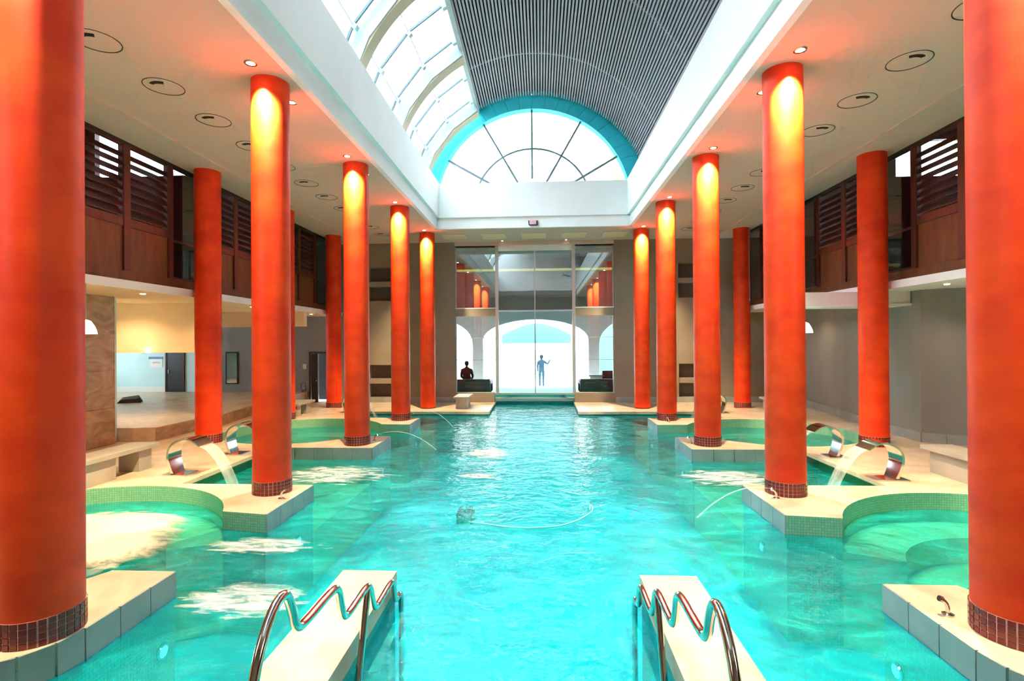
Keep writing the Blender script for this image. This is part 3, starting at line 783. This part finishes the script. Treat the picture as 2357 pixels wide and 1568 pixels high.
for (p, q_) in zip([(7.45, 5.2)]+pl[:-1], pl):
    v = Vector((q_[0]-p[0], q_[1]-p[1])); n = max(1, round(v.length/.42)); t_ = v.normalized(); nn = Vector((-t_.y, t_.x))
    for i in range(n):
        a = Vector(p)+v*(i/n)+t_*.003; c = Vector(p)+v*((i+1)/n)-t_*.003; o = nn*.02
        q = MB(); q.hexa([(a.x, a.y, FD), (c.x, c.y, FD), (c.x+o.x, c.y+o.y, FD), (a.x+o.x, a.y+o.y, FD), (a.x, a.y, .17), (c.x, c.y, .17), (c.x+o.x, c.y+o.y, .17), (a.x+o.x, a.y+o.y, .17)])
        q.build('skirting_tile', 'stone_grey', wr)
# white beam with board at the right outer column
t = thing('ceiling_beam', (6.0, 9.9, 2.42), 'white boxed beam with a flat board under the right gallery', 'beam')
q = MB(); q.box(5.0, 6.97, 9.82, 10.6, 2.46, 2.68); q.build('box', 'white_paint', t)
q = MB(); q.box(5.0, 7.06, 9.78, 10.64, 2.42, 2.46); q.build('board', 'white_paint', t)
# left raised room
b = MB(); b.prism([(-7.39, 9.31), (-7.02, 9.4), (-6.98, 10.34), (-6.85, 11.1), (-7.05, 12.4), (-7.3, 14.2), (-7.35, FY), (-14.6, FY), (-14.6, 9.31)], -.1, .25)
rp = struct(b.build('floor_side_room', 'marble_cream'), 'raised marble floor of the side room on the left')
ed = [(-7.02, 9.4), (-6.98, 10.34), (-6.85, 11.1), (-7.05, 12.4), (-7.3, 14.2)]
for p, q_ in zip(ed[:-1], ed[1:]):
    v = Vector((q_[0]-p[0], q_[1]-p[1])); n = max(1, round(v.length/.45)); t_ = v.normalized(); nn = Vector((t_.y, -t_.x))
    for i in range(n):
        a = Vector(p)+v*(i/n)+t_*.003; c = Vector(p)+v*((i+1)/n)-t_*.003; o = nn*.015
        q = MB(); q.hexa([(a.x, a.y, 0), (c.x, c.y, 0), (c.x+o.x, c.y+o.y, 0), (a.x+o.x, a.y+o.y, 0), (a.x, a.y, .235), (c.x, c.y, .235), (c.x+o.x, c.y+o.y, .235), (a.x+o.x, a.y+o.y, .235)])
        q.build('riser_panel', 'marble_brown', rp)
b = MB(); b.box(-14.6, -6.95, 10.6, 10.8, 1.63, 2.68); struct(b.build('trim_bulkhead_1', 'cream_paint'), 'warm lit cream bulkhead over the side room opening')
b = MB(); b.box(-14.6, -6.3, 14.0, 14.2, 2.28, 2.68); struct(b.build('trim_bulkhead_2', 'cream_paint'), 'second cream bulkhead nearer the end wall')
b = MB(); b.box(-14.6, -10.9, FY, FY+.3, 0, 2.7); wsr = struct(b.build('wall_side_room', 'plaster_daylight'), 'side room wall with a pale daylight tint in its colour')
q = MB(); q.box(-14.5, -12.1, FY-.02, FY, .25, .42); q.build('skirting', 'white_paint', wsr)
b = MB(); wall_boxes(b, 9.31, FY+.3, [(12.6, 15.8, 1.0, 2.2)], 0, 2.7, -14.8, -14.6)
b.v = [(y_, x_, z_) for x_, y_, z_ in b.v]; b.f = [f[::-1] for f in b.f]
struct(b.build('wall_side_room_left', 'plaster_daylight'))
b = MB(); b.box(-14.71, -14.70, 12.6, 15.8, 1.0, 2.2); struct(b.build('added_window', 'glass_sky'), 'unseen window added to light the side room')  # window added out of view so that daylight reaches the side room
b = MB(); b.box(-14.6, -7.7, 9.0, 9.31, 0, 2.7); struct(b.build('wall_side_room_near', 'plaster_daylight'))
def door(name, x0, x1, z0, z1, label, y=FY):
    t = thing(name, ((x0+x1)/2, y, z0), label, 'door', kind='structure')
    for a, c in ((x0-.05, x0), (x1, x1+.05)): q = MB(); q.box(a, c, y-.05, y+.02, z0, z1+.05); q.build('jamb', 'wood_dark', t)
    q = MB(); q.box(x0, x1, y-.05, y+.02, z1, z1+.05); q.build('head', 'wood_dark', t)
    return t
d1 = door('door_1', -12.05, -11.5, .25, 1.62, 'black door in the pale wall of the side room')
q = MB(); q.box(-12.05, -11.5, FY-.03, FY-.005, .25, 1.62); q.build('leaf', 'black_frame', d1)
q = MB(); q.box(-12.0, -11.97, FY-.06, FY-.03, .85, .98); q.build('handle', 'steel', d1)
d2_ = door('door_2', -7.22, -6.56, FD, 1.48, 'open dark door in the far wall behind the left benches')
q = MB(); q.box(-7.20, -7.0, FY-.02, FY+.02, FD, 1.47); q.build('leaf', 'black_frame', d2_)
q = MB(); q.box(-7.04, -7.01, FY-.06, FY-.02, .58, .61); q.build('handle', 'steel', d2_)
q = MB(); q.box(-7.0, -6.98, FY-.01, FY+.03, FD, 1.47); q.build('edge_strip', 'alu_frame', d2_)
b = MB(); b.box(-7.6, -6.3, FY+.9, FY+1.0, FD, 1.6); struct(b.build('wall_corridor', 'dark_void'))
# wall things
t = thing('wall_mirror', (-9.85, FY, .53), 'tall narrow mirror in a dark frame on the far left wall', 'mirror')
q = MB(); q.box(-10.06, -9.64, FY-.03, FY, .50, 1.55); q.build('frame', 'black_frame', t)
q = MB(); q.box(-10.02, -9.68, FY-.036, FY-.03, .54, 1.51); q.build('mirror', 'mirror_glass', t)
t = thing('fire_extinguisher', (-7.42, FY-.1, FD+.0), 'dark red fire extinguisher standing left of the open far door', 'extinguisher')
q = MB(); q.lathe([(.07, FD), (.075, FD+.02), (.075, FD+.34), (.05, FD+.40), (.02, FD+.43)], -7.42, FY-.12, 20); q.build('tank', 'extinguisher_red', t, smooth=True)
q = MB(); q.tube([(-7.42, FY-.12, FD+.42), (-7.50, FY-.12, FD+.46), (-7.51, FY-.12, FD+.58), (-7.44, FY-.12, FD+.66), (-7.36, FY-.12, FD+.62), (-7.34, FY-.12, FD+.40)], .012, 8); q.build('hose', 'plastic_dark', t, smooth=True)
q = MB(); q.box(-7.45, -7.36, FY-.135, FY-.105, FD+.43, FD+.48); q.build('valve', 'steel', t)
q = MB(); q.box(-7.49, -7.38, FY-.008, FY, .98, 1.14); tag(q.build('wall_notice', 'paper'), 'small pale notice on the wall above the fire extinguisher', 'notice')
t = thing('wall_sign', (-12.43, FY, 1.05), 'white sign with a blue top bar on the pale side room wall', 'sign')
q = MB(); q.box(-12.64, -12.22, FY-.012, FY, 1.05, 1.32); q.build('board', 'white_paint', t)
q = MB(); q.box(-12.68, -12.2, FY-.02, FY, 1.33, 1.40); q.build('bar', 'sign_blue', t)
for z in (1.19, 1.22): q = MB(); q.box(-12.55, -12.3, FY-.014, FY-.012, z, z+.012); q.build('text_line', 'plaster_blue', t)
q = MB(); q.hexa([(-11.0, 13.2, .25), (-10.5, 13.4, .25), (-10.75, 13.8, .25), (-11.2, 13.6, .25), (-10.95, 13.26, .34), (-10.6, 13.42, .36), (-10.8, 13.72, .42), (-11.12, 13.55, .38)])
tag(q.build('floor_cushion', 'sofa_black'), 'black wedge cushion lying on the side room floor', 'cushion')

# ------------------------------------------------------------------ benches
def bench(x0, x1, y0, y1, z0, h, label, legs):
    t = thing('stone_bench', ((x0+x1)/2, (y0+y1)/2, z0), label, 'bench', 'stone benches on the deck')
    q = MB(); q.box(x0, x1, y0, y1, z0+h-.055, z0+h); q.build('seat', 'bench_stone', t)
    for a, c in legs:
        q = MB(); q.box(x0+.06, x1-.06, a, c, z0, z0+h-.055); q.build('leg', 'bench_stone', t)
    return t
bench(-5.86, -5.44, 5.75, 7.42, 0, .36, 'stone slab bench on two legs in front of the brown marble wall', ((5.95, 6.7), (7.1, 7.34)))
bench(5.42, 5.84, 5.75, 7.5, 0, .36, 'solid grey stone bench on the right deck beside the nearest column', ((5.8, 7.4),))
bench(-6.20, -5.74, 12.48, 13.45, 0, .33, 'stone bench behind the middle outer column on the left', ((12.55, 12.75), (13.05, 13.3)))
bench(-2.30, -1.86, 14.75, 15.75, FD, .35, 'short stone bench on the far deck left of the channel', ((14.85, 15.6),))
bench(5.95, 6.35, 13.0, 14.1, 0, .33, 'small stone bench deep on the right deck behind the second column', ((13.1, 13.3), (13.8, 14.0)))

# ------------------------------------------------------------------ handrails
def smooth_path(pts, it=2):
    for _ in range(it):
        o = [pts[0]]
        for a, c in zip(pts[:-1], pts[1:]):
            a, c = Vector(a), Vector(c); o += [tuple(a*.75+c*.25), tuple(a*.25+c*.75)]
        o.append(pts[-1]); pts = o
    return pts
RAIL = [(1.84, -.02), (1.86, .25), (1.93, .55), (2.05, .71), (2.17, .75), (2.23, .66), (2.27, .53), (2.36, .51), (2.66, .51), (2.76, .49), (2.80, .36), (2.84, .28), (2.93, .27), (3.18, .28), (3.28, .26),
        (3.33, .13), (3.38, .06), (3.46, .055), (3.72, .065), (3.81, .04), (3.83, -.06), (3.86, -.13), (3.97, -.13), (4.02, -.16), (4.02, -.5), (4.02, -1.28)]
for s in (-1, 1):
    X = s*.90
    t = thing('handrail', (X, 2.6, -1.3), 'polished steel handrail stepping down in waves beside the %s pier' % SIDE[s], 'handrail', 'pair of wavy steel handrails')
    q = MB(); q.tube(smooth_path([(X, y, z) for y, z in RAIL]), .021, 14); q.build('rail', 'steel', t, smooth=True, auto=60)
    q = MB(); q.tube([(X, 3.24, .26), (X, 3.02, -.30), (X, 2.6, -1.29)], .021, 12); q.build('brace', 'steel', t, smooth=True, auto=60)
    q = MB(); q.lathe([(.045, -.012), (.045, .0), (.025, .008)], X, 1.84, 16); q.build('flange', 'steel', t)

# ------------------------------------------------------------------ swan-neck fountains
def fountain(s, y, label, w=.30, sheet=True):
    X0 = 4.72 if s > 0 else -4.82
    t = thing('swan_neck_fountain', (X0, y, 0), label, 'fountain', 'steel swan-neck fountains')
    prof = smooth_path([(.02, 0, 0), (.06, 0, .10), (.10, 0, .26), (.06, 0, .41), (-.10, 0, .50), (-.25, 0, .485), (-.36, 0, .40)], 3)
    q = MB(); n = len(prof)
    for i, (x, _, z) in enumerate(prof):
        u = i/(n-1); ww = w*(.70+.30*math.sin(PI*min(1, u*1.15)*.5))/2; x *= s
        a = prof[max(i-1, 0)]; c = prof[min(i+1, n-1)]; tx, tz = (c[0]-a[0])*s, c[2]-a[2]; L = math.hypot(tx, tz); nx, nz = -tz/L, tx/L
        th = .030*(1-u)+.012
        for yy, oo in ((-ww, 0), (ww, 0), (ww, th), (-ww, th)):
            q.v.append((X0+x+nx*oo, y+yy, z+nz*oo))
    for i in range(n-1):
        for k in range(4):
            k2 = (k+1) % 4; q.face([i*4+k, i*4+k2, (i+1)*4+k2, (i+1)*4+k])
    q.face([3, 2, 1, 0]); q.face([(n-1)*4+i for i in range(4)])
    q.build('neck', 'steel', t, smooth=True, auto=40)
    q = MB(); q.box(X0-.12, X0+.16, y-.14, y+.14, 0, .014); q.build('base_plate', 'steel', t)
    if sheet:
        w2 = w*.46
        def fn(u, v):
            x = -.36-.42*u; z = .40-.12*u-.52*u*u
            return ((X0+s*x, y+(v-.5)*2*w2*(1-.12*u), z), (u, v))
        q = MB(); q.grid(fn, 14, 8); q.build('water_sheet', 'falling_water', t, smooth=True, auto=None)
for s in (-1, 1):
    fountain(s, 7.02, 'curved steel swan-neck fountain, nearest on the %s deck, pouring a water sheet' % SIDE[s])
    fountain(s, 8.35, 'curved steel swan-neck fountain behind the nearest one on the %s deck' % SIDE[s])
    fountain(s, 13.35, 'small far steel swan-neck fountain on the %s near the end wall' % SIDE[s])
# spouts by the columns
def spout(x, y, dirx, label, z=0):
    t = thing('water_spout', (x, y, z), label, 'spout', 'chrome spouts at the column feet')
    q = MB(); q.lathe([(.035, z), (.035, z+.008), (.02, z+.014)], x, y, 18); q.build('base', 'steel', t, smooth=True)
    q = MB(); q.tube(smooth_path([(x, y, z+.01), (x, y, z+.05), (x+dirx*.015, y, z+.085), (x+dirx*.05, y, z+.105)]), .013, 12); q.build('nozzle', 'steel', t, smooth=True, auto=60)
    q = MB(); q.tube([(x+dirx*.035, y, z+.10), (x+dirx*.055, y, z+.107)], .019, 12); q.build('tip', 'steel', t, smooth=True, auto=60)
SP = [(1, 1, 2.85, 3.57), (1, 2, 2.88, 6.12), (-1, 2, -2.83, 5.92), (-1, 3, -2.88, 9.50), (1, 3, 2.83, 9.35), (-1, 4, -2.92, 12.35), (1, 4, 3.05, 11.82)]
for s, n, x, y in SP:
    spout(x, y, -s, 'small chrome water spout at the foot of the %s inner column on the %s' % (ORD[n], SIDE[s]))
def jet(x0, x1, y0, y1, h, label):
    pts = []
    for i in range(21):
        u = i/20; pts.append((x0+(x1-x0)*u, y0+(y1-y0)*u, .105+4*h*u*(1-u)-(.30)*u*u))
    q = MB(); q.tube(pts, [.004+.004*i/20 for i in range(21)], 8); tag(q.build('water_jet', 'falling_water', smooth=True), label, 'water jet', 'thin water jets')
jet(2.83, 1.95, 6.12, 6.0, .06, 'thin arc of water from the spout at the second right column')
jet(-2.83, -1.75, 9.50, 9.62, .10, 'thin arc of water from the spout at the third left column')
jet(-2.82, -1.9, 12.35, 12.3, .12, 'thin arc of water from the spout at the fourth left column')

# ------------------------------------------------------------------ lamps under the galleries, pool lights
def pendant(x, y, zc, ztop, label, energy=6):
    t = thing('pendant_lamp', (x, y, ztop), label, 'lamp', 'shaded lamps under the galleries')
    q = MB(); q.tube([(x, y, ztop), (x, y, zc+.10)], .008, 8); q.build('rod', 'alu_frame', t)
    q = MB(); q.lathe([(.13, zc-.09), (.125, zc-.05), (.10, zc+.02), (.06, zc+.09), (.02, zc+.11)], x, y, 28, cap=False); q.build('shade', 'lamp_shade', t, smooth=True)
    lamp('bulb', 'POINT', t, (x, y, zc-.11), energy, (1, .76, .46), shadow_soft_size=.08)
pendant(-6.19, 7.0, 2.05, 2.68, 'white glowing lamp shade in front of the brown marble wall')
pendant(5.10, 9.95, 2.03, 2.42, 'white glowing lamp shade hanging below the white beam on the right')
k = 0
for s in (-1, 1):
    for oi, y in enumerate((5.0, 6.9, 8.6, 10.1, 12.0, 13.3, 15.2)):
        if s > 0 and 9.7 < y < 10.7: continue
        downlight(s*6.62, y, 'recessed downlight in the %s gallery soffit, %s from the viewer' % (SIDE[s], ('first', 'second', 'third', 'fourth', 'fifth', 'sixth', 'seventh')[oi]), (26 if s < 0 else 14) if y in (6.9, 10.1, 13.3, 8.6) and not (s < 0 and y == 8.6) else 0, z=2.68, size=.04, group='soffit downlights under the galleries', spot=130, col=(1, .70, .36))
downlight(-8.3, 9.75, 'soffit lamp added to warm the cream bulkhead', 75, z=2.68, size=.04, group='soffit downlights under the galleries', spot=150, col=(1, .62, .30))  # extra lamp added to throw warm light on the bulkhead face
for x, y in ((-9.3, 10.55), (-8.1, 10.55)):
    downlight(x, y, 'bright small lamp at the foot of the cream bulkhead, %s' % ('left one' if x < -9 else 'right one'), 12 if x > -9 else 0, z=1.63, size=.05, group='bulkhead lamps')
for s in (-1, 1):
    for n, y in enumerate((3.85, 6.1, 9.4, 11.95)):
        t = thing('pool_light', (s*2.70, y, -.55), 'underwater lamp in the %s pool wall below the %s column platform' % (SIDE[s], ORD[n+1]), 'pool light', 'underwater pool lights')
        q = MB(); q.lathe([(.06, 0), (.06, .014), (.045, .02)], 0, 0, 24)
        q.v = [(s*2.718-s*z, y+x_, -.55+y_) for x_, y_, z in q.v]; q.build('rim', 'steel', t)
        q = MB(); q.lathe([(.045, .02), (.035, .026)], 0, 0, 24); q.v = [(s*2.718-s*z, y+x_, -.55+y_) for x_, y_, z in q.v]; q.build('lens', 'lamp_pool', t)
        if n < 3: lamp('bulb', 'SPOT', t, (s*2.66, y, -.55), 45, (.70, .97, 1), rot=(0, R(90)*s, 0), spot_size=R(165), spot_blend=.8, shadow_soft_size=.08)

# ------------------------------------------------------------------ foam, hose, cleaner
def foam(cx, cy_, rx, ry, h, label, seed, m='foam_streak'):
    rnd = random.Random(seed); ph = [rnd.uniform(0, 6) for _ in range(8)]
    def fn(u, v):
        x = (u-.5)*2; y = (v-.5)*2; r = math.hypot(x, y)
        k = max(0, 1-r*r)
        bump_ = .5+.5*math.sin(x*5+ph[0]+2*math.sin(y*4+ph[1]))*math.cos(y*6+ph[2]+x*3)+.25*math.sin(x*13+ph[3])*math.sin(y*15+ph[4])
        return ((cx+x*rx, cy_+y*ry, WATER+.006+h*k*(.45+.55*bump_)), (min(1, k*1.3), v))
    q = MB(); q.grid(fn, 46, 46); return tag(q.build('water_foam', m, smooth=True, auto=None), label, 'foam', kind='stuff')
foam(-4.62, 4.95, 1.30, 1.12, .15, 'cream white bubbling foam in the left whirlpool alcove', 1, 'foam')
foam(-2.55, 5.0, .72, .30, .03, 'foam streaks drifting out of the left alcove', 2)
foam(-2.1, 3.95, .68, .36, .025, 'pale foam streaks left of the near pier', 3)
foam(-2.95, 7.75, 1.05, .7, .035, 'pale foam below the left fountains', 4)
foam(2.95, 7.75, .95, .6, .02, 'thin foam below the right fountains', 5)
foam(-.75, 9.3, .55, .55, .03, 'white splash in the middle of the pool', 6)
foam(-.75, 7.75, .4, .18, .02, 'small white splash nearer the middle of the pool', 8)
HP = [(-.62, 5.82, -.21), (-.48, 5.75, -.195), (-.11, 5.6, -.193), (.31, 5.64, -.193), (.55, 5.8, -.193), (.72, 6.05, -.193), (.80, 6.2, -.19), (.80, 6.3, -.16), (.775, 6.3, -.15), (.77, 6.2, -.18)]
q = MB(); q.tube(smooth_path(HP), .007, 8); tag(q.build('floating_hose', 'hose_white', smooth=True), 'thin pale hose floating in an arc on the pool', 'hose')
t = thing('pool_cleaner', (-1.12, 9.0, -1.3), 'dark blurred pool cleaner on the pool floor beyond the hose', 'pool cleaner')
q = MB(); q.box(-1.24, -1.0, 8.88, 9.12, -1.25, -1.08); q.build('body', 'plastic_dark', t)
for x in (-1.26, -1.02): q = MB(); q.box(x, x+.04, 8.86, 9.14, -1.3, -1.14); q.build('track', 'plastic_dark', t)
q = MB(); q.lathe([(.05, -1.08), (.04, -1.03)], -1.12, 9.0, 16); q.build('swivel', 'hose_white', t)

# ------------------------------------------------------------------ outer shell behind the viewer
b = MB(); b.box(-8.4, 8.4, -4.3, -4, -1.4, 7.4); struct(b.build('wall_back', 'plaster_far'), 'wall behind the viewpoint')
b = MB(); b.box(7.45, 8.4, -4, 2.8, 0, 2.7); struct(b.build('wall_near_right', 'plaster_grey'))
